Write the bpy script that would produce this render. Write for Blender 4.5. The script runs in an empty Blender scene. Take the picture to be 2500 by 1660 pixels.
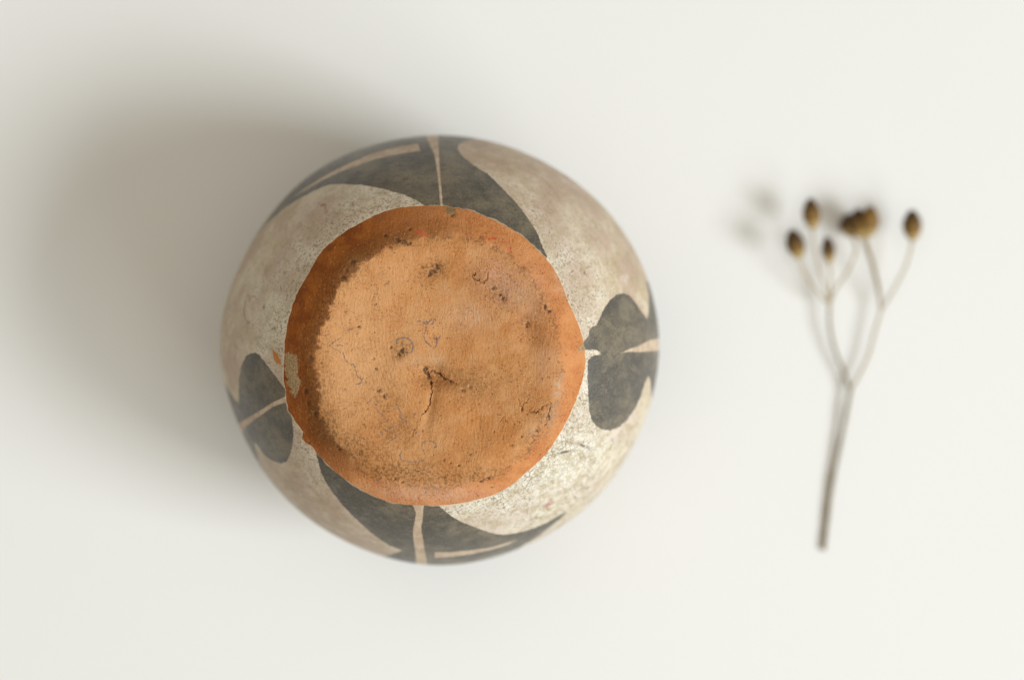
import bpy, math, random
import numpy as np
from mathutils import Vector

random.seed(7)
rng = np.random.default_rng(11)
sc = bpy.context.scene
C = sc.collection

# ------------------------------------------------------------------ camera, world, light, exposure
CAM_Z = 0.7925                       # metres above the table
LENS, SENSOR = 50.0, 24.0
FOCUS_Z = 0.1075                     # the pot's bottom is in focus
cam = bpy.data.cameras.new('camera'); cam_ob = bpy.data.objects.new('camera', cam); C.objects.link(cam_ob)
cam_ob.location = (0, 0, CAM_Z)
cam.lens = LENS; cam.sensor_width = SENSOR; cam.sensor_fit = 'HORIZONTAL'
cam.clip_start = 0.01; cam.clip_end = 50
cam.dof.use_dof = True; cam.dof.focus_distance = CAM_Z - FOCUS_Z; cam.dof.aperture_fstop = 1.9
sc.camera = cam_ob

world = bpy.data.worlds.new('World'); sc.world = world; world.use_nodes = True
bg = world.node_tree.nodes['Background']
bg.inputs['Color'].default_value = (1.0, 0.92, 0.76, 1); bg.inputs['Strength'].default_value = 0.19

def window(az, el, dist, w, h, energy, color):
    lamp = bpy.data.lights.new('window_light', 'AREA'); lamp.shape = 'RECTANGLE'
    lamp.size = w; lamp.size_y = h; lamp.energy = energy; lamp.color = color
    lo = bpy.data.objects.new('window_light', lamp); C.objects.link(lo)
    az, el = math.radians(az), math.radians(el)
    kd = Vector((math.cos(az)*math.cos(el), math.sin(az)*math.cos(el), math.sin(el)))
    lo.location = Vector((-0.03, 0, 0.05))+kd*dist
    lo.rotation_euler = (-kd).to_track_quat('-Z', 'Y').to_euler()
window(-17, 36.5, 4.2, 1.45, 1.45, 144, (0.915, 0.972, 1.0))      # the bright window on the right
window(-42, 33, 4.2, 1.9, 1.6, 46, (0.915, 0.972, 1.0))        # a dimmer one further round
fill_lamp = bpy.data.lights.new('overhead_fill', 'AREA'); fill_lamp.shape = 'SQUARE'; fill_lamp.size = 3.0; fill_lamp.energy = 27; fill_lamp.color = (1.0, 0.925, 0.77)
co_ = bpy.data.objects.new('overhead_fill', fill_lamp); C.objects.link(co_); co_.location = (0, 0, 2.4)      # unseen fill lamp, added in place of ceiling bounce

sc.view_settings.view_transform = 'Standard'; sc.view_settings.look = 'None'
sc.view_settings.exposure = -0.02; sc.view_settings.gamma = 1.0; sc.view_settings.use_curve_mapping = False

# ------------------------------------------------------------------ photo pixel <-> world at a height
def wid(z): return (CAM_Z - z)*SENSOR/LENS
def at(u, v, z):
    w = wid(z)/2500.0
    return (np.asarray(u)-1250.0)*w, -(np.asarray(v)-830.0)*w
def px(x, y, z):
    w = wid(z)/2500.0
    return x/w+1250.0, 830.0-y/w

# ------------------------------------------------------------------ node helpers
class NT:
    def __init__(s, name):
        s.m = bpy.data.materials.new(name); s.m.use_nodes = True
        s.t = s.m.node_tree; s.n = s.t.nodes; s.n.clear()
        s.out = s.n.new('ShaderNodeOutputMaterial'); s.b = s.n.new('ShaderNodeBsdfPrincipled')
        s.t.links.new(s.b.outputs[0], s.out.inputs[0])
        s.tc = s.n.new('ShaderNodeTexCoord').outputs['Object']
    def put(s, sock, v):
        if isinstance(v, bpy.types.NodeSocket): s.t.links.new(v, sock)
        elif isinstance(v, tuple) and len(v) == 3 and sock.type == 'RGBA': sock.default_value = (*v, 1)
        else: sock.default_value = v
    def attr(s, name):
        n = s.n.new('ShaderNodeAttribute'); n.attribute_name = name; return n.outputs['Fac']
    def noise(s, scale, detail=3, rough=.5, dist=0, vec=None, off=None):
        n = s.n.new('ShaderNodeTexNoise'); v = vec or s.tc
        if off: v = s.vadd(v, off)
        s.put(n.inputs['Vector'], v); n.inputs['Scale'].default_value = scale
        n.inputs['Detail'].default_value = detail; n.inputs['Roughness'].default_value = rough
        n.inputs['Distortion'].default_value = dist
        return n.outputs['Fac']
    def noisec(s, scale, detail=2, off=None):
        n = s.n.new('ShaderNodeTexNoise'); s.put(n.inputs['Vector'], s.vadd(s.tc, off) if off else s.tc)
        n.inputs['Scale'].default_value = scale; n.inputs['Detail'].default_value = detail
        return n.outputs['Color']
    def vadd(s, a, b):
        n = s.n.new('ShaderNodeVectorMath'); n.operation = 'ADD'; s.put(n.inputs[0], a); s.put(n.inputs[1], b); return n.outputs[0]
    def vmul(s, a, b):
        n = s.n.new('ShaderNodeVectorMath'); n.operation = 'MULTIPLY'; s.put(n.inputs[0], a); s.put(n.inputs[1], b); return n.outputs[0]
    def warp(s, scale, amt, detail=2):
        c = s.vadd(s.noisec(scale, detail), (-.5, -.5, -.5)); return s.vadd(s.tc, s.vmul(c, (amt, amt, amt)))
    def vor(s, scale, vec=None, feature='DISTANCE_TO_EDGE'):
        n = s.n.new('ShaderNodeTexVoronoi'); n.feature = feature; s.put(n.inputs['Vector'], vec or s.tc)
        n.inputs['Scale'].default_value = scale; return n.outputs['Distance']
    def mr(s, v, a, b, c=0., d=1., smooth=True):
        n = s.n.new('ShaderNodeMapRange'); n.interpolation_type = 'SMOOTHSTEP' if smooth else 'LINEAR'
        s.put(n.inputs[0], v)
        for i, q in enumerate((a, b, c, d)): s.put(n.inputs[i+1], q)
        return n.outputs[0]
    def math(s, op, a, b=0.):
        n = s.n.new('ShaderNodeMath'); n.operation = op; s.put(n.inputs[0], a); s.put(n.inputs[1], b); return n.outputs[0]
    def mul(s, a, b): return s.math('MULTIPLY', a, b)
    def add(s, a, b): return s.math('ADD', a, b)
    def mix(s, f, a, b):
        n = s.n.new('ShaderNodeMix'); n.data_type = 'RGBA'; s.put(n.inputs[0], f); s.put(n.inputs[6], a); s.put(n.inputs[7], b); return n.outputs[2]
    def bump(s, h, dist, strength=1., prev=None):
        n = s.n.new('ShaderNodeBump'); n.inputs['Strength'].default_value = strength; n.inputs['Distance'].default_value = dist
        s.put(n.inputs['Height'], h)
        if prev: s.put(n.inputs['Normal'], prev)
        return n.outputs[0]
    def set(s, color=None, rough=None, normal=None, spec=None):
        if color is not None: s.put(s.b.inputs['Base Color'], color)
        if rough is not None: s.put(s.b.inputs['Roughness'], rough)
        if normal is not None: s.put(s.b.inputs['Normal'], normal)
        if spec is not None: s.put(s.b.inputs['Specular IOR Level'], spec)
        return s.m

# ------------------------------------------------------------------ mesh helpers
def grid_mesh(name, P, closed_u=True, cap_first=False, mat=None, parent=None, attrs=None, flip=False):
    """P: rows x cols x 3 (cols run round)."""
    R, N = P.shape[:2]
    co = P.reshape(-1, 3).astype(np.float32)
    i = np.arange(R-1)[:, None]; j = np.arange(N)[None, :]; k = (j+1) % N
    q = np.stack(np.broadcast_arrays(i*N+j, (i+1)*N+j, (i+1)*N+k, i*N+k), -1).reshape(-1, 4)
    if flip: q = q[:, ::-1]
    loops = q.reshape(-1); starts = np.arange(len(q))*4; tot = np.full(len(q), 4)
    if cap_first:                                    # a fan of triangles in the middle
        co = np.vstack([co, co[:N].mean(0)[None]]).astype(np.float32); c = len(co)-1
        t = np.stack(np.broadcast_arrays(c, np.arange(N), (np.arange(N)+1) % N), -1)
        if flip: t = t[:, ::-1]
        starts = np.concatenate([starts, len(loops)+np.arange(N)*3]); tot = np.concatenate([tot, np.full(N, 3)])
        loops = np.concatenate([loops, t.reshape(-1)])
    me = bpy.data.meshes.new(name)
    me.vertices.add(len(co)); me.vertices.foreach_set('co', co.reshape(-1))
    me.loops.add(len(loops)); me.loops.foreach_set('vertex_index', loops.astype(np.int32))
    me.polygons.add(len(starts)); me.polygons.foreach_set('loop_start', starts.astype(np.int32))
    me.update(calc_edges=True); me.validate()
    me.polygons.foreach_set('use_smooth', np.ones(len(me.polygons), dtype=bool))
    for an, av in (attrs or {}).items():
        a = me.attributes.new(an, 'FLOAT', 'POINT'); v = av.reshape(-1).astype(np.float32)
        if cap_first: v = np.append(v, v[:N].mean())
        a.data.foreach_set('value', v)
    me.materials.append(mat)
    o = bpy.data.objects.new(name, me); C.objects.link(o)
    if parent: o.parent = parent
    return o
def thing(name, label, cat, loc):
    o = bpy.data.objects.new(name, None); C.objects.link(o); o.location = loc; o.empty_display_size = .02
    o['label'] = label; o['category'] = cat; return o

def seg_dist(U, V, pts, closed=False):
    d = np.full(U.shape, 1e9)
    n = len(pts)
    for a in range(n if closed else n-1):
        x0, y0 = pts[a]; x1, y1 = pts[(a+1) % n]
        dx, dy = x1-x0, y1-y0; L = dx*dx+dy*dy+1e-9
        t = np.clip(((U-x0)*dx+(V-y0)*dy)/L, 0, 1)
        d = np.minimum(d, np.hypot(U-x0-t*dx, V-y0-t*dy))
    return d
def inside(U, V, pts):
    r = np.zeros(U.shape, bool); n = len(pts)
    for a in range(n):
        x0, y0 = pts[a]; x1, y1 = pts[(a+1) % n]
        if y0 == y1: continue
        c = ((y0 > V) != (y1 > V)) & (U < (x1-x0)*(V-y0)/(y1-y0)+x0); r ^= c
    return r
def smooth_poly(pts, n=4):
    """Catmull-Rom through the points of an open line."""
    p = np.array(pts, float); e = np.vstack([2*p[0]-p[1], p, 2*p[-1]-p[-2]]); out = []
    for i in range(1, len(e)-2):
        for t in np.arange(n)/n:
            a, b, c, d = e[i-1], e[i], e[i+1], e[i+2]
            out.append(.5*(2*b+(c-a)*t+(2*a-5*b+4*c-d)*t*t+(3*b-a-3*c+d)*t**3))
    out.append(e[-2]); return np.array(out)
def rough(pts, amp=1.6, n=5):
    p = smooth_poly(pts, n); return p+rng.normal(size=p.shape)*amp
def sdf(U, V, pts, pad=60):
    """signed distance in pixels, positive inside; far values are clamped."""
    U = np.asarray(U); out = np.full(U.shape, -float(pad)); P = np.array(pts)
    m = (U > P[:, 0].min()-pad) & (U < P[:, 0].max()+pad) & (V > P[:, 1].min()-pad) & (V < P[:, 1].max()+pad)
    if m.any():
        d = seg_dist(U[m], V[m], pts, True); out[m] = np.where(inside(U[m], V[m], pts), d, -np.minimum(d, pad))
    return out
def near(U, V, pts, pad=14):
    out = np.full(U.shape, float(pad)); P = np.array(pts)
    m = (U > P[:, 0].min()-pad) & (U < P[:, 0].max()+pad) & (V > P[:, 1].min()-pad) & (V < P[:, 1].max()+pad)
    if m.any(): out[m] = np.minimum(pad, seg_dist(U[m], V[m], pts))
    return out
def blob(U, V, x, y, rx, ry=None, a=0):
    ry = ry or rx; c, s = math.cos(math.radians(a)), math.sin(math.radians(a))
    p = (U-x)*c+(V-y)*s; q = -(U-x)*s+(V-y)*c
    return np.exp(-((p/rx)**2+(q/ry)**2))

# ------------------------------------------------------------------ table
nt = NT('white_paper')
g = nt.noise(900, 4, .6); g2 = nt.noise(9, 2)
col = nt.mix(g2, (0.80, 0.80, 0.795), (0.815, 0.81, 0.80))
paper = nt.set(col, .75, nt.bump(g, .00006, .5), .25)
me = bpy.data.meshes.new('table_top'); S = 1.4; T = .03
vs = [(x*S, y*S, z) for z in (-T, 0) for x, y in ((-1, -1), (1, -1), (1, 1), (-1, 1))]
me.from_pydata(vs, [], [(3, 2, 1, 0), (4, 5, 6, 7), (0, 1, 5, 4), (1, 2, 6, 5), (2, 3, 7, 6), (3, 0, 4, 7)])
me.materials.append(paper); tb = bpy.data.objects.new('table_top', me); C.objects.link(tb); tb['kind'] = 'structure'

# ------------------------------------------------------------------ pot: traced lines (photo pixels)
OUT = [(564,698),(612,604),(653,535),(704,476),(755,430),(806,398),(857,374),(908,356),(959,342),(1020,333),(1075,331),(1152,337),(1229,354),(1305,384),(1382,428),(1458,489),(1509,545),(1560,634),(1588,697),(1604,764),(1609,828),(1607,879),(1601,930),(1590,985),(1550,1080),(1486,1180),(1409,1258),(1365,1287),(1280,1334),(1178,1365),(1100,1378),(1050,1379),(1010,1373),(934,1357),(883,1337),(806,1297),(730,1245),(679,1194),(643,1148),(607,1079),(583,1030),(551,942),(542,904),(540,853),(547,776),(556,725)]
RIM = [(1038,503),(1079,503),(1088,504),(1114,508),(1152,515),(1177,526),(1193,532),(1213,542),(1249,560),(1274,576),(1297,596),(1315,614),(1333,632),(1351,655),(1364,678),(1373,699),(1387,738),(1405,776),(1417,807),(1424,833),(1428,858),(1429.5,884),(1426,912),(1420,935),(1412,960),(1399,994),(1384,1026),(1376,1042),(1359,1070),(1340,1099),(1320,1122),(1297,1142),(1277,1159),(1254,1180),(1229,1196),(1203,1208),(1172,1217),(1139,1225),(1101,1231),(1075,1233),(1050,1232),(1010,1232),(985,1230),(946,1224),(921,1214),(883,1195),(857,1179),(832,1161),(806,1140),(788,1120),(773,1107),(765,1092),(756,1086),(745,1079),(737,1069),(740,1054),(727,1036),(714,1017),(704,1001),(700,983),(699,968),(698,955),(693,930),(692.5,899),(694.5,866),(695,843),(698,817),(703,787),(710,761),(717,738),(724.5,718),(735,699),(755,665),(773,632),(788,611),(819,583),(844,565),(870,550),(908,530),(934,518),(972,508),(1010,504)]
INNER = [(883,640),(829,700),(806,751),(783,815),(768,866),(775,912),(770,955),(778,1001),(793,1044),(812,1070),(832,1094),(883,1143),(946,1173),(985,1184),(1075,1194),(1152,1180),(1195,1167),(1229,1149),(1280,1112),(1325,1040),(1351,993),(1366,955),(1374,915),(1369,866),(1352,800),(1331,740),(1290,672),(1240,620),(1170,588),(1090,575),(1010,582),(940,604)]
CX, CY = 1076., 853.
ZEQ, HZ = 0.055, 0.065
AX, AY = (float(q) for q in at(CX, CY, ZEQ))
OFFY = -0.0017
PXW = wid(.108)/2500
RF, DISH = 0.522, 0.0026
HP = HZ*math.sqrt(1-RF*RF)
N = 1200
th = np.arange(N)/N*2*math.pi
def polar(pts, cx, cy):
    P = np.array(pts, float); a = np.arctan2(-(P[:, 1]-cy), P[:, 0]-cx) % (2*math.pi); r = np.hypot(P[:, 0]-cx, P[:, 1]-cy)
    o = np.argsort(a); return a[o], r[o]
a, r = polar(OUT, CX, CY)
Ro = np.interp(th, a, r, period=2*math.pi)
F = np.fft.rfft(Ro); F[9:] = 0; Ro = np.fft.irfft(F, N)
# equator radius so that the silhouette seen from the camera has the traced radius
ph = np.linspace(.9, 1.57, 200)
R0 = .075
app = (R0*np.sin(ph)/(wid(ZEQ+HZ*np.cos(ph))/2500)).max()
Req = R0*Ro/app
def fz(rho):
    e = HZ*np.sqrt(np.maximum(0, 1-rho*rho)); p = HP-DISH*(1-(rho/RF)**2)
    k = .0022; h = np.clip(.5+.5*(p-e)/k, 0, 1)
    return p*(1-h)+e*h-k*h*(1-h)
def surf(rho, t):
    R = np.interp(t, th, Req, period=2*math.pi)
    return AX+R*rho*np.cos(t), AY+OFFY*(1-rho*rho)+R*rho*np.sin(t), ZEQ+fz(rho)
# rays through the traced rim meet the pot here
P = np.array(RIM, float); z = np.full(len(P), ZEQ+.048); rho = np.full(len(P), .64)
for _ in range(30):
    x, y = at(P[:, 0], P[:, 1], z); dx, dy = x-AX, y-AY-OFFY*(1-rho*rho)
    t = np.arctan2(dy, dx) % (2*math.pi); rho = np.hypot(dx, dy)/np.interp(t, th, Req, period=2*math.pi); z = ZEQ+fz(rho)
o = np.argsort(t)
RB = np.interp(th, t[o], rho[o], period=2*math.pi)
jag = sum(rng.normal()*np.cos(k*th+rng.uniform(0, 6.28)) for k in range(25, 130))*.00010
RB = RB+jag

# ------------------------------------------------------------------ pot: bottom (bare clay)
NB = 270
s = np.linspace(.006, 1, NB)**.85
RHO = s[:, None]*RB[None, :]; TH = np.broadcast_to(th, RHO.shape)
X, Y, Z = surf(RHO, TH); U, V = px(X, Y, Z)
CRACKS = [([(1036,898),(1044,912),(1051,930),(1054,952),(1048,976),(1049,988),(1040,1000),(1033,1010)], 1.0),
          ([(1033,1010),(1020,1029),(1010,1052),(1000,1071)], .3),
          ([(1044,905),(1062,908),(1078,918),(1100,930),(1112,938)], 1.1),
          ([(1266,975),(1272,1000),(1278,985),(1288,978)], .5), ([(1290,1008),(1315,1003),(1330,990),(1345,984)], .8),
          ([(1333,1037),(1336,1015),(1345,995)], .8), ([(1222,1030),(1230,1015),(1236,1030)], .3),
          ([(1152,677),(1166,684),(1180,691)], 1.0), ([(1180,691),(1188,680),(1190,667)], .9), ([(1153,676),(1160,668)], 1.0),
          ([(968,585),(982,590),(998,596)], 2.6), ([(1320,1010),(1296,1002)], .8)]
crack = np.zeros(U.shape)
for pts, w in CRACKS:
    crack = np.maximum(crack, np.clip(1.25-near(U, V, rough(pts, 1.8, 6))/(w*1.5), 0, 1))
PITS = [(876,798,6,5),(918,901,5,5),(954,847,4,5),(911,875,4,3),(1248,1088,8,6),(1287,792,9,11),(1194,1167,7,5),(1175,1175,6,4),(981,858,14,11),(974,866,8,8),
        (1059,662,16,14),(1068,650,8,12),(1049,670,8,7),(1030,652,6,5),(1228,731,12,9),(1220,720,6,5),(1205,704,7,4),(1038,903,11,13),(1046,916,9,14),(1052,935,5,10),(1075,915,8,5),(1130,952,7,4),(1147,945,5,5),(1085,925,7,5),(1101,932,6,5),
        (925,955,8,5),(938,968,5,9),(860,640,10,6),(845,660,5,7),(838,676,7,5),(1330,750,6,8),(1340,760,7,5),(1274,1000,3,6),(1340,1020,5,9),(1310,1050,7,7),(1106,525,9,6),
        (1000,560,5,4),(940,575,6,5),(1255,1035,3,3),(1273,1066,3,4),(1206,1053,2.5,2.5),(1083,1123,4,4),(1099,1130,4,3),(1120,1136,5,3),(828,1097,7,5),(823,1090,5,4),(966,1170,6,5),(983,1178,7,4),(760,872,8,7),(746,955,6,9),(752,985,5,7),(770,1010,6,8)]
pit = np.zeros(U.shape)
for (x0, y0, rx, ry) in PITS:
    pit = np.maximum(pit, blob(U, V, x0, y0, rx, ry, rng.uniform(-30, 30)))
for k in range(130):
    rr, aa = math.sqrt(rng.uniform(0, 1))*350, rng.uniform(0, 6.283)
    q = rng.uniform(1.2, 3.0); pit = np.maximum(pit, rng.uniform(.25, .75)*blob(U, V, 1062+rr*math.cos(aa), 868+rr*math.sin(aa), q, q*rng.uniform(.6, 1.4)))
INK = [([(1018,786),(1028,783),(1033,791),(1041,784),(1046,790),(1050,783),(1059,779),(1056,790),(1044,792),(1030,788)], 1.5),
       ([(1039,799),(1038,812),(1036,825),(1041,835),(1051,843),(1059,851),(1066,840),(1065,830),(1062,822),(1068,828),(1075,821)], 1.5),
       ([(968,840),(969,829),(980,825),(995,826),(1005,835),(1008,848),(1003,861),(992,860)], 1.9),
       ([(832,825),(816,833),(810,843),(814,851),(827,856)], 1.5), ([(819,845),(828,842),(837,844)], 1.3),
       ([(839,861),(842,874),(850,884),(865,894),(869,909),(872,917),(883,927),(880,934),(870,938)], 1.7),
       ([(918,983),(923,1004),(939,1021),(962,1039),(980,1037),(992,1029),(977,1019),(977,1004),(969,986)], 1.4),
       ([(929,1055),(945,1050),(960,1041)], 1.4), ([(933,1006),(948,1002),(960,990)], 1.0),
       ([(1031,1094),(1032,1082),(1043,1077),(1059,1079),(1066,1089),(1060,1092)], 1.4),
       ([(1031,1094),(1036,1105),(1038,1115),(1031,1125),(1015,1128),(995,1126),(980,1122),(977,1110),(983,1100)], 1.4),
       ([(844,815),(852,805),(865,800)], 1.2), ([(784,817),(795,820),(802,816)], 1.2), ([(897,985),(905,975),(915,968)], 1.0),
       ([(952,1075),(965,1068),(972,1058)], 1.6), ([(1014,1060),(1020,1054)], 1.4)]
ink = np.zeros(U.shape)
for pts, w in INK:
    ink = np.maximum(ink, np.clip(1.4-near(U, V, rough(pts, .9, 4))/w*.8, 0, 1))
smudge = np.zeros(U.shape)                               # brown-black dirt areas
for (x0, y0, rx, ry, am, an) in [(1060,655,35,28,.9,-30),(981,852,26,28,.8,0),(1062,915,45,30,.8,15),(1215,715,50,26,.7,35),(1160,680,34,30,.5,0),(945,975,40,60,.55,-30),(960,1060,70,40,.55,10),
        (1150,930,60,40,.5,20),(985,1150,150,24,1.,4),(815,1040,26,60,.8,-18),(790,930,20,90,.6,0),(905,1110,60,40,.7,30),(870,1090,70,30,.9,38),(1130,1165,90,18,.9,-12),(985,590,50,14,.8,10),(1290,790,30,26,.5,0),(1335,1020,26,60,.7,20),(1300,1070,40,26,.5,-40),
        (860,650,40,26,.9,-45),(1100,560,90,36,.35,0),(1250,640,80,30,.3,40),(1335,755,24,30,.5,0),(840,1000,40,50,.3,0),(1240,700,60,60,.25,0)]:
    smudge = np.maximum(smudge, am*blob(U, V, x0, y0, rx, ry, an))
pale = np.zeros(U.shape)
for (x0, y0, rx, ry, am, an) in [(1362,950,12,34,.9,10),(1345,1015,14,36,.8,25),(1150,770,60,40,.35,0),(1062,880,24,16,.6,20),(1010,880,22,16,.4,0),(1090,705,30,20,.25,0),(1272,725,40,30,.45,0),(1370,690,16,40,.6,-20),(1300,1045,14,20,.4,20),(1000,1200,130,18,.4,5)]:
    pale = np.maximum(pale, am*blob(U, V, x0, y0, rx, ry, an))
peach = np.maximum.reduce([am*blob(U, V, x0, y0, rx, ry, an) for x0, y0, rx, ry, an, am in ((880,850,95,190,10,1.),(940,690,120,60,-35,.8),(1010,800,110,90,0,.55),(850,1010,60,70,30,.6),(1060,1050,50,70,20,.4))])
pink = np.zeros(U.shape)
for (x0, y0, rx, ry, am, an) in [(1225,690,70,50,.9,35),(1150,770,60,40,.35,0),(1300,760,40,50,.5,0),(1075,1205,150,24,.7,0),(1300,690,40,60,.4,-30),(1330,880,30,70,.4,0)]:
    pink = np.maximum(pink, am*blob(U, V, x0, y0, rx, ry, an))
red = np.maximum.reduce([np.clip(1.3-near(U, V, rough(q, 1.5))/2.6, 0, 1) for q in
        ([(1180,580),(1192,583),(1208,582)], [(1010,563),(1025,566),(1036,575),(1041,582)], [(1230,590),(1244,603),(1248,615)])])
inner = sdf(U, V, INNER, 200)
edge = sdf(U, V, [(float(p), float(q)) for p, q in RIM], 60)
TOPFLAKE = [(1088,508),(1098,507),(1111,509),(1114,522),(1102,527),(1090,522)]
SIDEFLAKE = [(696,866),(706,864),(716,863),(724,878),(732,904),(734,942),(725,970),(714,968),(705,945),(699,930),(697,917)]
GREYTIP = [(1410,856),(1417,847),(1430,838),(1432,856),(1420,858)]
flake = np.maximum(sdf(U, V, SIDEFLAKE, 30), sdf(U, V, GREYTIP, 30)); dflake = sdf(U, V, TOPFLAKE, 30)
# dark damp-looking stain along the left of the band
ang = np.degrees(np.arctan2(-(V-868), U-1062)) % 360
stain = np.clip((ang-72)/50, 0, 1)*np.clip((238-ang)/22, 0, 1)
# relief
px2 = PXW
Z = Z-.0022*blob(U, V, 1056, 912, 36, 26, 10)-.0018*blob(U, V, 1105, 926, 44, 17, 18)-.0007*blob(U, V, 1052, 985, 12, 70, 12)
Z = Z-.0010*blob(U, V, 1292, 815, 30, 60, -12)-.0007*blob(U, V, 1060, 660, 40, 30)+.0006*blob(U, V, 1085, 990, 36, 40)+.0005*blob(U, V, 1120, 1010, 70, 40, -40)+.0006*blob(U, V, 985, 905, 40, 70, 20)-.0005*blob(U, V, 960, 985, 20, 60, -35)-.0003*blob(U, V, 1100, 830, 30, 40, 0)
Z = Z-.0004*np.clip(crack, 0, 1)-.00035*np.clip(pit*1.3-.2, 0, 1)
ph1 = sum(rng.normal()*np.sin(U*rng.normal()*.02+V*rng.normal()*.02+rng.uniform(0, 6)) for k in range(6))*.7
w_ = U-np.clip((V-790)/200, 0, 2)**2*55
Z = Z+.000022*(blob(U, V, 935, 890, 75, 150, -14)+.6*blob(U, V, 1000, 960, 40, 90, -25))*np.sin(w_*2*math.pi/9.5+ph1)
w2 = U-14*np.sin((V-940)/34)-.25*(V-1000)
Z = Z+  .000034*blob(U, V, 1155, 1020, 42, 85, -10)*np.sin(w2*2*math.pi/10+ph1*1.3)
w3 = U*.8+V*.6
Z = Z+.000013*(blob(U, V, 1280, 930, 90, 130, 20)+blob(U, V, 1150, 1130, 120, 50))*np.sin(w3*2*math.pi/13+ph1*2.2)
lump = np.zeros(U.shape)
for k in range(26):
    wl = rng.uniform(26, 110); aa = rng.uniform(0, 6.28)
    lump += wl**.9*np.cos((U*math.cos(aa)+V*math.sin(aa))*2*math.pi/wl+rng.uniform(0, 6.28))
fade = np.clip(edge/26, 0, 1)
Z = Z+lump*.38e-6*fade
Z = Z+.00022*np.exp(-(inner/9)**2)*(np.sin(ang*.31)+np.sin(ang*.77+1))*.5*fade
bottom_ring = np.stack([X[-1], Y[-1], Z[-1]], -1)

nt = NT('bare_terracotta')
w1 = nt.warp(120, .006)
n1 = nt.noise(55, 3, .55); n2 = nt.noise(170, 5, .65, off=(3, 1, 0)); n3 = nt.noise(650, 5, .7, off=(0, 5, 0)); n4 = nt.noise(1700, 4, .7)
n6 = nt.noise(1000, 5, .7, off=(4, 0, 2))
at_ = {k: nt.attr(k) for k in ('inner', 'stain', 'crack', 'pit', 'ink', 'smudge', 'pale', 'pink', 'peach', 'red', 'flake', 'dflake', 'edge')}
c = nt.mix(nt.mr(n1, .38, .62), (0.520, 0.216, 0.064), (0.565, 0.266, 0.098))
c = nt.mix(nt.mul(at_['peach'], nt.mr(n2, .2, .6, .35, .85)), c, (0.655, 0.355, 0.160))
c = nt.mix(nt.mul(nt.mr(n2, .48, .66), .40), c, (0.48, 0.185, 0.052))
c = nt.mix(nt.mul(nt.mr(n2, .48, .34), .5), c, (0.61, 0.325, 0.15))
c = nt.mix(nt.mul(nt.mr(n6, .47, .62), .22), c, (0.38, 0.15, 0.045))
inn = nt.add(at_['inner'], nt.mul(nt.add(n2, -.5), 60)); inn = nt.add(inn, nt.mul(nt.add(n3, -.5), 45))
band = nt.mr(inn, 7, -7)
c = nt.mix(nt.mul(band, .8), c, nt.mix(nt.mr(n2, .38, .62), (0.60, 0.245, 0.085), (0.53, 0.185, 0.055)))
stn = nt.mul(band, at_['stain'])
c = nt.mix(stn, c, nt.mix(nt.mr(n2, .40, .60), (0.235, 0.058, 0.004), (0.37, 0.107, 0.010)))
c = nt.mix(nt.mul(nt.mul(stn, nt.mr(inn, -60, -8)), .95), c, nt.mix(nt.mr(n6, .4, .6), (0.11, 0.038, 0.006), (0.21, 0.070, 0.008)))
c = nt.mix(nt.mul(at_['pink'], nt.mr(n3, .30, .66)), c, (0.60, 0.33, 0.225))
# dirt collected along the line between band and dish
ringd = nt.mul(nt.mr(nt.math('ABSOLUTE', inn), 12, 0), nt.mr(n6, .44, .60))
c = nt.mix(nt.mul(ringd, .6), c, (0.15, 0.07, 0.028))
c = nt.mix(nt.mul(at_['pale'], nt.mr(n6, .40, .60)), c, (0.58, 0.45, 0.31))
sm = nt.mul(at_['smudge'], nt.mr(n6, .46, .60)); c = nt.mix(nt.mul(at_['smudge'], .38), c, (0.33, 0.15, 0.045))
c = nt.mix(nt.mul(sm, .75), c, (0.11, 0.052, 0.020))
# fine dirt specks everywhere
spk = nt.mul(nt.mr(n4, .555, .64), nt.mr(n2, .40, .58)); c = nt.mix(nt.mul(spk, .8), c, (0.12, 0.05, 0.02))
spk3 = nt.mr(nt.noise(850, 2, .5, off=(2, 8, 1)), .685, .73); c = nt.mix(nt.mul(spk3, .7), c, (0.10, 0.042, 0.018))
spl = nt.noise(1500, 2, .5, off=(8, 8, 0)); c = nt.mix(nt.mul(nt.mr(spl, .62, .74), .35), c, (0.74, 0.46, 0.26))
c = nt.mix(nt.mul(at_['red'], nt.mr(n3, .42, .55)), c, (0.48, 0.07, 0.03))
c = nt.mix(nt.mul(nt.mr(nt.add(at_['pit'], nt.mul(nt.add(n6, -.5), 2.4)), .50, .95), .88), c, (0.075, 0.034, 0.014))
c = nt.mix(nt.mul(nt.mr(nt.add(at_['crack'], nt.mul(nt.add(n6, -.5), 2.6)), .50, 1.0), .9), c, (0.06, 0.028, 0.012))
inkf = nt.mul(nt.mr(nt.add(at_['ink'], nt.mul(nt.add(nt.noise(1300, 2, .5, off=(1, 7, 0)), -.5), 2.6)), .55, 1.0), .78)
c = nt.mix(inkf, c, (0.13, 0.115, 0.125))
fl = nt.mr(nt.add(nt.add(at_['flake'], nt.mul(nt.add(n2, -.5), 34)), nt.mul(nt.add(n6, -.5), 30)), -2, 3)
c = nt.mix(fl, c, nt.mix(nt.mr(n4, .42, .6), (0.42, 0.31, 0.18), (0.30, 0.16, 0.06)))
c = nt.mix(nt.mr(nt.add(at_['dflake'], nt.mul(nt.add(n3, -.5), 8)), -1.2, 1.2), c, nt.mix(n3, (0.30, 0.17, 0.07), (0.20, 0.13, 0.06)))
stri = nt.noise(1., 3, .6, vec=nt.vmul(w1, (1500, 150, 300)))
h = nt.add(nt.mul(n6, .55), nt.mul(n4, .30)); h = nt.add(h, nt.mul(stri, .6)); h = nt.add(h, nt.mul(nt.noise(240, 3, .55, off=(6, 6, 1)), .55))
nb = nt.bump(h, .00055, .75)
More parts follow.
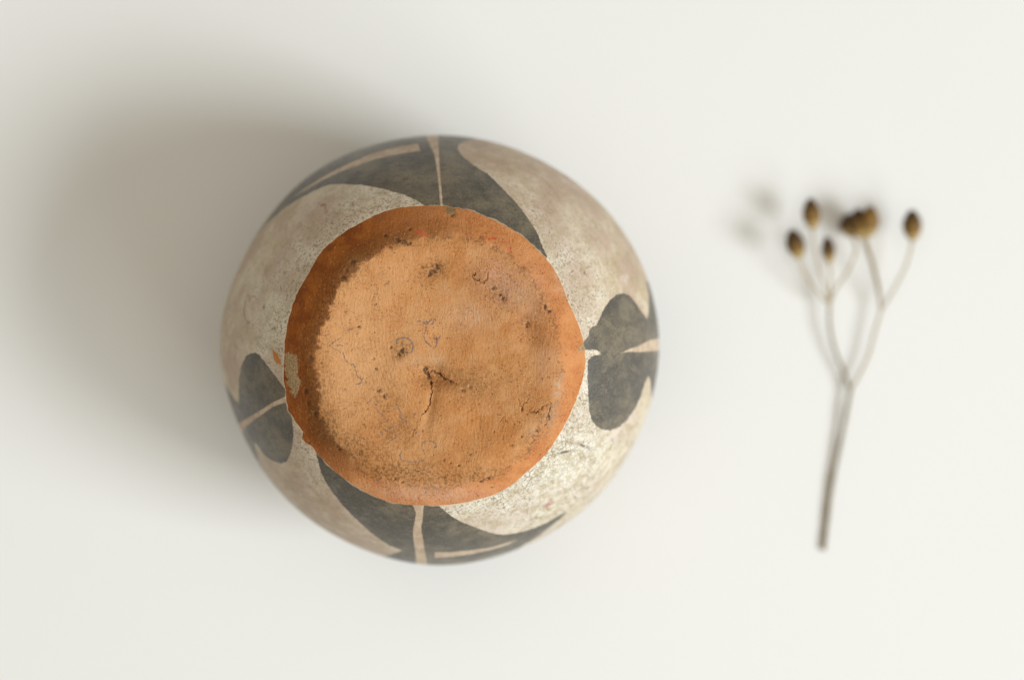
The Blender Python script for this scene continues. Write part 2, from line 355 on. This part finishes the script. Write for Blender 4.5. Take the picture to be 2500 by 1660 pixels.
terracotta = nt.set(c, nt.mr(n3, .3, .7, .62, .8), nb, .28)

pot = thing('clay_pot', 'old upside-down clay pot with grey-black leaf motifs and bare orange bottom on white table', 'pot', (AX, AY, 0))
base_co = np.stack([X-AX, Y-AY, Z], -1)
grid_mesh('base', base_co, cap_first=True, mat=terracotta, parent=pot,
          attrs=dict(inner=inner, stain=stain, crack=crack, pit=pit, ink=ink, smudge=smudge, pale=pale, pink=pink, peach=peach, red=red, flake=flake, dflake=dflake, edge=edge))

# ------------------------------------------------------------------ pot: painted body
TOP = [(1038,503),(1010,487),(985,476),(934,461),(883,452),(832,450),(801,453),(768,466),(730,486),(691,512),(653,545),(622,583),(608,606),(585,640),(540,600),(700,400),(900,300),(1162,280),(1162,341),(1134,346),(1121,353),(1117,362),(1120,370),(1134,387),(1157,405),(1190,425),(1216,450),(1234,468),(1254,489),(1274,512),(1290,535),(1305,558),(1315,576),(1320,593),(1327,609),(1337,630),(1310,640),(1200,600),(1060,560)]
RIGHT = [(1410,856),(1417,847),(1427,833),(1438,817),(1438,807),(1445,798),(1456,794),(1463,779),(1473,756),(1486,736),(1504,720),(1522,716),(1537,722),(1550,738),(1565,759),(1580,779),(1584,764),(1584,725),(1581,704),(1577,688),(1640,680),(1660,850),(1640,1000),(1590,985),(1590,960),(1587,925),(1583,918),(1575,935),(1565,968),(1550,996),(1530,1024),(1509,1043),(1489,1051),(1471,1049),(1458,1042),(1445,1026),(1438,1001),(1435,955),(1434,917),(1435,880),(1448,868),(1468,866),(1464,859),(1453,854),(1427,854)]
RWEDGE = [(1515,862),(1540,850),(1560,844),(1586,831),(1608,826),(1640,822),(1640,858),(1608,856),(1560,859.5),(1535,858)]
LEFT = [(615,862),(605,866),(599,873),(589,894),(584,924),(583.5,955),(584,985),(574,976),(561,957),(551,938),(500,930),(560,1130),(600,1170),(644,1150),(643,1145),(633,1125),(625,1102),(621,1080),(628,1087),(638,1102),(650,1115),(668,1126),(686,1132),(699,1127),(709,1107),(714,1084),(716,1060),(713,1021),(708,1003),(699,983),(706,965),(700,955),(689,940),(673,919),(658,899),(645,881),(633,866),(624,861)]
LLINE = [(706,965),(696,968),(666,983),(638,1001),(612,1016),(584,1034),(560,1052),(580,1070),(593,1055),(600,1042),(620,1025),(643,1010),(666,993),(698,981),(706,976)]
BOT = [(772,1108),(777,1127),(783,1148),(796,1176),(814,1204),(837,1232),(862,1258),(893,1288),(921,1311),(951,1331),(983,1343),(972,1347),(954,1353),(932,1357),(900,1360),(1000,1440),(1200,1430),(1262,1342),(1280,1328),(1300,1317),(1325,1299),(1351,1279),(1376,1259),(1385,1248),(1356,1263),(1331,1277),(1305,1288),(1280,1296),(1254,1302),(1228,1305),(1203,1301),(1177,1293),(1152,1284),(1126,1273),(1101,1258),(1078,1240),(1060,1222),(1000,1220),(900,1195),(800,1120)]
BLINE = [(1004,1226),(1010,1237),(1016,1252),(1013,1270),(1009,1288),(1009,1314),(1013,1337),(1016,1370),(1018,1400),(1048,1400),(1043,1375),(1037,1344),(1032,1314),(1028,1286),(1032,1268),(1033,1242),(1036,1226)]
BSTRIPE = [(1061,1347),(1101,1347),(1152,1342),(1203,1334),(1241,1323),(1262,1317),(1241,1328),(1203,1339.5),(1152,1351),(1101,1358),(1062,1360)]
TLINE = [(1034,310),(1040,335),(1048,351),(1060,376),(1065,402),(1069,433),(1073,466),(1075.5,510),(1081.5,510),(1078,466),(1075,433),(1073,402),(1071.5,376),(1070,351),(1070,310)]
TSTRIPE = [(1020,352),(959,362),(908,376),(857,397),(806,423),(755,454),(718,480),(742,467),(781,445),(832,419),(883,401),(934,385),(980,375),(1026,369)]
FLAKE2 = [(666,852),(672,858),(679,866),(684,878),(688,889),(676,887),(669,878),(667,868)]
def paint_attrs(U, V, gate):
    black = np.maximum.reduce([sdf(U, V, p) for p in (TOP, RIGHT, LEFT, BOT)])
    tan = np.maximum.reduce([sdf(U, V, p) for p in (RWEDGE, LLINE, BLINE, BSTRIPE, TLINE, TSTRIPE)])
    fl = sdf(U, V, FLAKE2, 20)
    rd = np.zeros(U.shape)
    for q, w in (([(785,502),(792,500),(795,506),(797,518)], 2.6), ([(853,516),(870,515),(885,519),(908,520)], 1.5), ([(1334,1237),(1346,1223)], 6), ([(745,1083),(755,1090),(762,1097)], 4),
                 ([(606,720),(612,735)], 3), ([(845,530),(858,529)], 1.5)):
        rd = np.maximum(rd, np.clip(1.3-near(U, V, smooth_poly(q), 18)/w*.8, 0, 1))
    dk = np.zeros(U.shape)
    for (x0, y0, rx, ry, an) in [(863,499,2.5,5,25),(975,405,9,3,-12),(990,438,8,3,-10),(786,502,5,2,0),(645,750,3,5,10),(1187,489,2.5,2.5,0),(810,545,3,2,0),(778,497,2,2,0),(668,804,5,3,-30),(1378,1103,14,3,-14),(1422,1087,20,3,20)]:
        dk = np.maximum(dk, blob(U, V, x0, y0, rx, ry, an))
    dk[...] = dk*gate; rd = rd*gate; fl = np.where(gate > .5, fl, -20)
    crk = np.zeros(U.shape)
    for q, w in (([(1437,838),(1443,828),(1455,824),(1467,826),(1475,832),(1481,842)], 1.1), ([(1325,1122),(1340,1112),(1360,1106),(1382,1101),(1405,1100),(1420,1090)], .55),
                 ([(1418,1045),(1425,1060),(1420,1075),(1440,1090),(1460,1088)], .45), ([(600,735),(596,765),(603,785),(612,788)], 1.1), ([(614,725),(622,724),(628,732)], 1.1)):
        crk = np.maximum(crk, gate*np.clip(1.3-near(U, V, smooth_poly(q))/w*.8, 0, 1))
    return dict(black=black, tan=tan, oflake=fl, red=rd, dark=dk, crack=crk)
NU, NL = 150, 60
s = np.linspace(0, 1, NU)**1.0
PB = np.arcsin(np.clip(RB, 0, .99))
PHI = PB[None]+(math.pi/2-PB[None])*s[:, None]; RHO = np.sin(PHI)
X, Y, Z = surf(RHO, np.broadcast_to(th, RHO.shape))
X[0], Y[0], Z[0] = bottom_ring[:, 0], bottom_ring[:, 1], bottom_ring[:, 2]
U, V = px(X, Y, Z)
lift = .00007*(np.arange(NU) > 0)[:, None]
low = sum(rng.normal()*np.cos(k*th+rng.uniform(0, 6.28))[None]*np.cos(m*3*PHI+rng.uniform(0, 6.28)) for k in range(3, 26) for m in (1, 2, 3, 4))*.000012
fl_ = np.clip((RHO-RB[None])/.05, 0, 1)*np.clip((1-RHO)/.04, 0, 1)
dr = lift+low*fl_
ax_, ay_ = np.cos(th)[None], np.sin(th)[None]
X = X+dr*ax_*RHO; Y = Y+dr*ay_*RHO; Z = Z+dr*np.sqrt(1-RHO**2)
A = paint_attrs(U, V, np.ones(U.shape)); A['crackle_glare'] = blob(U, V, 1370, 1130, 230, 150, -45)  # lower-right mask: real crackle plus painted-in glare
A['brown_shade'] = np.maximum.reduce([am*blob(U, V, x0, y0, rx, ry, an) for x0, y0, rx, ry, an, am in ((1190,385,120,55,30,1.),(1330,470,120,45,40,.8),(770,1215,150,60,42,.95),(880,1310,110,30,25,.8),(590,780,50,140,12,.55),(800,500,110,40,-20,.5),(700,1090,60,70,40,.6),(1545,620,50,120,-25,.5))]); A['lat'] = (RHO-RB[None])/(1-RB[None])  # pink-brown slip; lower-left blobs also paint in the shade there
# under the widest line, down to the mouth that stands on the table, then the inside
ML = math.asin((ZEQ-.004)/.068)
pl = np.linspace(0, ML, NL)[1:]
RL = np.cos(pl)[:, None]*np.ones((1, N)); ZL = ZEQ-.068*np.sin(pl)[:, None]*np.ones((1, N))
Rq = Req[None]
XL = AX+Rq*RL*ax_; YL = AY+Rq*RL*ay_
xs, ys, zs = surf(np.clip(RL, .66, 1), np.broadcast_to(th, RL.shape)); ul, vl = px(xs, ys, zs)
AL = paint_attrs(ul, vl, np.zeros(ul.shape)); AL['crackle_glare'] = np.zeros(ul.shape); AL['brown_shade'] = np.full(ul.shape, .4); AL['lat'] = np.ones(ul.shape)
rm = RL[-1, 0]; wt = .005/.075
prof = [(rm-.010, .0016), (rm-.024, .0003), (rm-wt*.5, 0.), (rm-wt*.78, .0006), (rm-wt, .003)]
for q in np.linspace(-ML*.9, 1.45, 40):
    prof.append(((1-wt)*math.cos(q)*1.0, ZEQ+(.063 if q < 0 else .0475)*math.sin(q)))
prof = np.array(prof)
XI = AX+Rq*prof[:, :1]*ax_; YI = AY+Rq*prof[:, :1]*ay_; ZI = prof[:, 1:]*np.ones((1, N))
co = np.stack([np.vstack([X, XL, XI])-AX, np.vstack([Y, YL, YI])-AY, np.vstack([Z, ZL, ZI])], -1)
NI = len(prof)
AT = {}
for k in A:
    fillv = {'black': -60, 'tan': -60, 'oflake': -20, 'lat': 1}.get(k, 0)
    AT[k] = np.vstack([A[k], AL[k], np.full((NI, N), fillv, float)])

nt = NT('painted_slip')
at_ = {k: nt.attr(k) for k in AT}
n1 = nt.noise(38, 3, .55); n2 = nt.noise(150, 5, .65, off=(3, 1, 0)); n3 = nt.noise(600, 5, .7, off=(0, 5, 0)); n4 = nt.noise(1700, 4, .7)
n5 = nt.noise(60, 2, .5, off=(9, 2, 4)); n6 = nt.noise(330, 5, .65, off=(4, 0, 2))
lat = at_['lat']
c = nt.mix(nt.mr(n1, .38, .62), (0.75, 0.675, 0.54), (0.70, 0.60, 0.475))
c = nt.mix(nt.mul(nt.mr(n5, .42, .62), .75), c, (0.57, 0.435, 0.335))             # pinkish clouds
tanf = nt.mul(nt.mr(nt.add(lat, nt.mul(nt.add(n1, -.5), .8)), .20, .90), .8)
c = nt.mix(tanf, c, nt.mix(nt.mr(n5, .42, .58), (0.57, 0.445, 0.28), (0.52, 0.365, 0.265)))
c = nt.mix(nt.mul(nt.mr(n2, .50, .66), .42), c, (0.46, 0.345, 0.215))               # yellow-brown mottling
c = nt.mix(nt.mul(nt.mr(n6, .50, .62), nt.mr(n1, .3, .6, .2, .62)), c, (0.43, 0.345, 0.20))
c = nt.mix(nt.mul(nt.mr(n2, .46, .34), .35), c, (0.78, 0.73, 0.64))
c = nt.mix(nt.mul(at_['brown_shade'], nt.mr(n2, .25, .65, .45, 1.)), c, nt.mix(nt.mr(n6, .4, .6), (0.475, 0.335, 0.245), (0.42, 0.305, 0.205)))
c = nt.mix(nt.mul(at_['crackle_glare'], .75), c, nt.mix(nt.mr(n6, .42, .62), (0.78, 0.735, 0.635), (0.56, 0.485, 0.335)))      # whitening painted in to stand for the window glare
# crackle and dirt specks, thickest near the bare bottom
vw = nt.warp(260, .0032, 3)
cr = nt.mr(nt.vor(330, vw), .06, .0); crm = nt.mul(cr, nt.mr(nt.noise(120, 3, .6, off=(2, 2, 9)), .46, .58))
cr2 = nt.mul(nt.mr(nt.vor(800, nt.warp(700, .0012, 2)), .09, .0), nt.mr(n2, .42, .58))
crk = nt.math('MAXIMUM', nt.mul(crm, .80), nt.mul(cr2, .55)); crk = nt.mul(crk, nt.mr(at_['crackle_glare'], 0., .8, .38, 1.))
c = nt.mix(crk, c, (0.22, 0.155, 0.075))
den = nt.mr(nt.add(lat, nt.mul(nt.add(n2, -.5), 1.4)), .6, -.15)
n7 = nt.noise(1050, 4, .65, off=(7, 3, 3))
spk = nt.mul(nt.mr(n7, .52, .63), nt.add(nt.mul(den, .95), .12)); c = nt.mix(nt.mul(spk, .72), c, (0.15, 0.105, 0.065))
spk2 = nt.mul(nt.mr(n4, .53, .64), nt.add(nt.mul(den, .8), .15)); c = nt.mix(nt.mul(spk2, .7), c, (0.14, 0.10, 0.06))
# black paint
wob = nt.add(nt.mul(nt.add(n3, -.5), 5), nt.mul(nt.add(n4, -.5), 3))
bl = nt.mr(nt.add(at_['black'], wob), -1.3, 1.3)
tn = nt.mr(nt.add(at_['tan'], wob), -1.6, 1.4)
strk = nt.noise(1., 4, .65, vec=nt.vmul(nt.warp(90, .01), (170, 420, 420)))
bc = nt.mix(nt.mr(n5, .38, .62), (0.098, 0.085, 0.066), (0.195, 0.160, 0.107))
bc = nt.mix(nt.mul(nt.mr(n2, .45, .62), .6), bc, (0.080, 0.069, 0.052))
bc = nt.mix(nt.mul(nt.mr(strk, .49, .66), .5), bc, (0.215, 0.175, 0.122))
bc = nt.mix(nt.mul(nt.mr(strk, .46, .36), .45), bc, (0.065, 0.055, 0.042))
bc = nt.mix(nt.mul(nt.mr(n4, .50, .64), .5), bc, (0.055, 0.045, 0.033))
bc = nt.mix(nt.mul(nt.mr(n4, .46, .36), .4), bc, (0.21, 0.19, 0.155))
bc = nt.mix(nt.mul(crk, .7), bc, (0.035, 0.03, 0.022))
c = nt.mix(bl, c, bc)
halo = nt.mr(nt.add(lat, nt.mul(nt.add(n2, -.5), .07)), .014, .003); c = nt.mix(nt.mul(halo, .55), c, (0.66, 0.50, 0.33))
tcol = nt.mix(nt.mr(n6, .38, .62), (0.47, 0.335, 0.23), (0.60, 0.47, 0.335))
c = nt.mix(tn, c, tcol)
c = nt.mix(nt.mul(at_['dark'], nt.mr(n3, .35, .5)), c, (0.10, 0.05, 0.025))
c = nt.mix(nt.mul(nt.mul(at_['red'], nt.mr(n3, .40, .55)), .75), c, (0.33, 0.11, 0.055))
c = nt.mix(nt.mul(nt.mr(nt.add(at_['crack'], nt.mul(nt.add(n3, -.5), 1.2)), .35, .9), .8), c, (0.06, 0.05, 0.035))
c = nt.mix(nt.mr(nt.add(at_['oflake'], nt.mul(nt.add(n3, -.5), 6)), -1.1, 1.1), c, (0.50, 0.19, 0.035))
h = nt.add(nt.mul(n3, .5), nt.mul(n4, .2)); h = nt.add(h, nt.mul(crk, -.8)); h = nt.add(h, nt.mul(bl, .15))
slip = nt.set(c, nt.add(nt.mr(n3, .3, .7, .40, .54), nt.add(nt.mul(tn, .15), nt.mul(bl, -.06))), nt.bump(h, .00022, .7), nt.add(.42, nt.mul(bl, .10)))
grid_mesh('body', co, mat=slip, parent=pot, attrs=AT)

# ------------------------------------------------------------------ dried sprig
nt = NT('dry_stem')
ns = nt.noise(500, 3, .6); nl = nt.noise(1., 3, .6, vec=nt.vmul(nt.tc, (1600, 200, 1600)))
hgt = nt.attr('tint')
cc = nt.mix(hgt, nt.mix(ns, (0.115, 0.075, 0.018), (0.18, 0.12, 0.036)), nt.mix(ns, (0.46, 0.37, 0.23), (0.56, 0.465, 0.32)))
stem_mat = nt.set(cc, .65, nt.bump(nl, .0001, .6), .3)
nt = NT('dry_seed_head'); n_ = nt.noise(700, 3, .6); tip = nt.attr('tint')
cc = nt.mix(nt.mr(nt.add(tip, nt.mul(nt.add(n_, -.5), .35)), .25, .95), (0.22, 0.118, 0.025), (0.060, 0.030, 0.007))
cc = nt.mix(nt.mul(nt.mr(n_, .55, .7), .4), cc, (0.05, 0.02, 0.006))
head_mat = nt.set(cc, .6, nt.bump(n_, .00015, .7), .3)
nt = NT('dry_calyx'); n_ = nt.noise(800, 3, .6)
calyx_mat = nt.set(nt.mix(n_, (0.34, 0.22, 0.07), (0.44, 0.32, 0.14)), .7, nt.bump(n_, .0001, .5), .3)

def p3(u, v, h):
    x, y = at(u, v, h); return (float(x), float(y), h)
BX, BY, BZ = p3(2009, 1341, .0008)
sprig = thing('dried_flower_sprig', 'thin dried sprig with pale forked stems and brown seed heads on white table', 'dried flower', (BX, BY, 0))
def frames(pts):
    P = np.array(pts); T = np.gradient(P, axis=0); T /= np.linalg.norm(T, axis=1)[:, None]
    up = np.array([0, 0, 1.]); A = np.cross(T, up); A /= np.linalg.norm(A, axis=1)[:, None]; B = np.cross(A, T); return P, T, A, B
def tube(name, pts, r0, r1, t0, t1, parent, mat=None, sides=12):
    P, T, A, B = frames(smooth_poly(pts, 6)); n = len(P)
    f = np.linspace(0, 1, n); r = 1.22*(r0+(r1-r0)*f)
    r = r*(1+.07*np.sin(f*37+rng.uniform(0, 6))+.05*np.sin(f*71))
    P = np.vstack([P[:1], P, P[-1:]]); A = np.vstack([A[:1], A, A[-1:]]); B = np.vstack([B[:1], B, B[-1:]]); r = np.concatenate([[r[0]*.02], r, [r[-1]*.02]]); f = np.concatenate([[0], f, [1]])
    a = np.arange(sides)/sides*2*math.pi
    G = P[:, None]+r[:, None, None]*(np.cos(a)[None, :, None]*A[:, None]+np.sin(a)[None, :, None]*B[:, None])
    G = G-np.array([BX, BY, 0]); G[..., 2] = np.maximum(G[..., 2], .0001)
    return grid_mesh(name, G, mat=mat or stem_mat, parent=parent, attrs=dict(tint=np.repeat(t0+(t1-t0)*f, sides)))
FORK = p3(2076, 952, .0030); NODE = p3(2025, 745, .0050); NODE2 = p3(2151, 757, .0048)
tube('stem', [p3(2009,1341,.0008), p3(2016,1288,.0010), p3(2030,1183,.0014), p3(2055,1060,.0021), FORK], .00074, .00058, 0, .15, sprig)
tube('branch', [FORK, p3(2058,903,.0034), p3(2040,860,.0038), p3(2026,800,.0045), NODE], .00050, .00044, .15, .40, sprig)
tube('branch', [FORK, p3(2093,922,.0032), p3(2118,871,.0037), p3(2134,815,.0042), NODE2], .00050, .00042, .75, .95, sprig)
HEADS = [  # branch points, head centre, height, half width, half length, darkness
    ([NODE, (2004,722,.0078), (1979,690,.0098), (1957,650,.0118)], (1941,595,.0140), .00195, .0037, .15),
    ([NODE, (2014,700,.0078), (1996,643,.0098), (1986,580,.0116)], (1981,521,.0130), .0019, .0038, .0),
    ([NODE, (2027,705,.0064), (2028,675,.0074), (2026,648,.0082)], (2022,609,.0090), .00145, .0033, .25),
    ([NODE, (2040,706,.0068), (2069,664,.0072), (2090,612,.0068)], (2077,549,.0042), .0024, .0030, .3),
    ([NODE2, (2140,692,.0070), (2125,634,.0085), (2107,586,.0095)], (2099,545,.0100), .0022, .0037, .1),
    ([NODE2, (2147,705,.0074), (2136,655,.0092), (2117,590,.0105)], (2122,540,.0115), .0021, .0038, -.35),
    ([NODE2, (2183,705,.0070), (2214,643,.0090), (2228,588,.0105)], (2227,549,.0118), .00205, .0038, .05)]
def lathe(name, c, d, prof, parent, mat, tints, sides=20, ridges=0, amp=0):
    d = np.array(d)/np.linalg.norm(d); A = np.cross(d, [0, 0, 1.]); A /= np.linalg.norm(A); B = np.cross(A, d)
    a = np.arange(sides)/sides*2*math.pi; prof = np.array(prof)
    rr = prof[:, :1]*(1+amp*np.cos(ridges*a)[None])
    G = np.array(c)+prof[:, 1][:, None, None]*d+rr[..., None]*(np.cos(a)[None, :, None]*A+np.sin(a)[None, :, None]*B)
    return grid_mesh(name, G-np.array([BX, BY, 0]), mat=mat, parent=parent, attrs=dict(tint=np.repeat(np.array(tints), sides)), flip=False)
for pts, (hu, hv, hh), hw, hl, dk in HEADS:
    hw *= 1.66; hl *= 1.48
    q = [pts[0]]+[p3(*p) for p in pts[1:]]; c = np.array(p3(hu, hv, hh)); d = c-np.array(q[-1]); d /= np.linalg.norm(d)
    foot = c-d*hl
    tube('branch', q+[tuple(foot)], .00036, .00042, .7, 1.0, sprig)
    f = np.linspace(0, 1, 22)
    w = np.sin(np.pi*np.clip(f*.93+.035, 0, 1)**.80)**.68; w[-1] = .02; w[0] = .02
    hd = lathe('seed_head', c, d, np.stack([hw*w, -hl*.8+2*hl*.9*f], -1), sprig, head_mat, np.clip(f+dk, 0, 1.2), 24, 6, .05)
    f = np.linspace(0, 1, 10); w = .28+.62*f**.8; w[0] = .02
    lathe('calyx', c, d, np.stack([hw*1.02*w*np.where(f > .95, .97, 1), -hl*1.08+2*hl*.30*f], -1), hd, calyx_mat, f, 20, 5, .06)
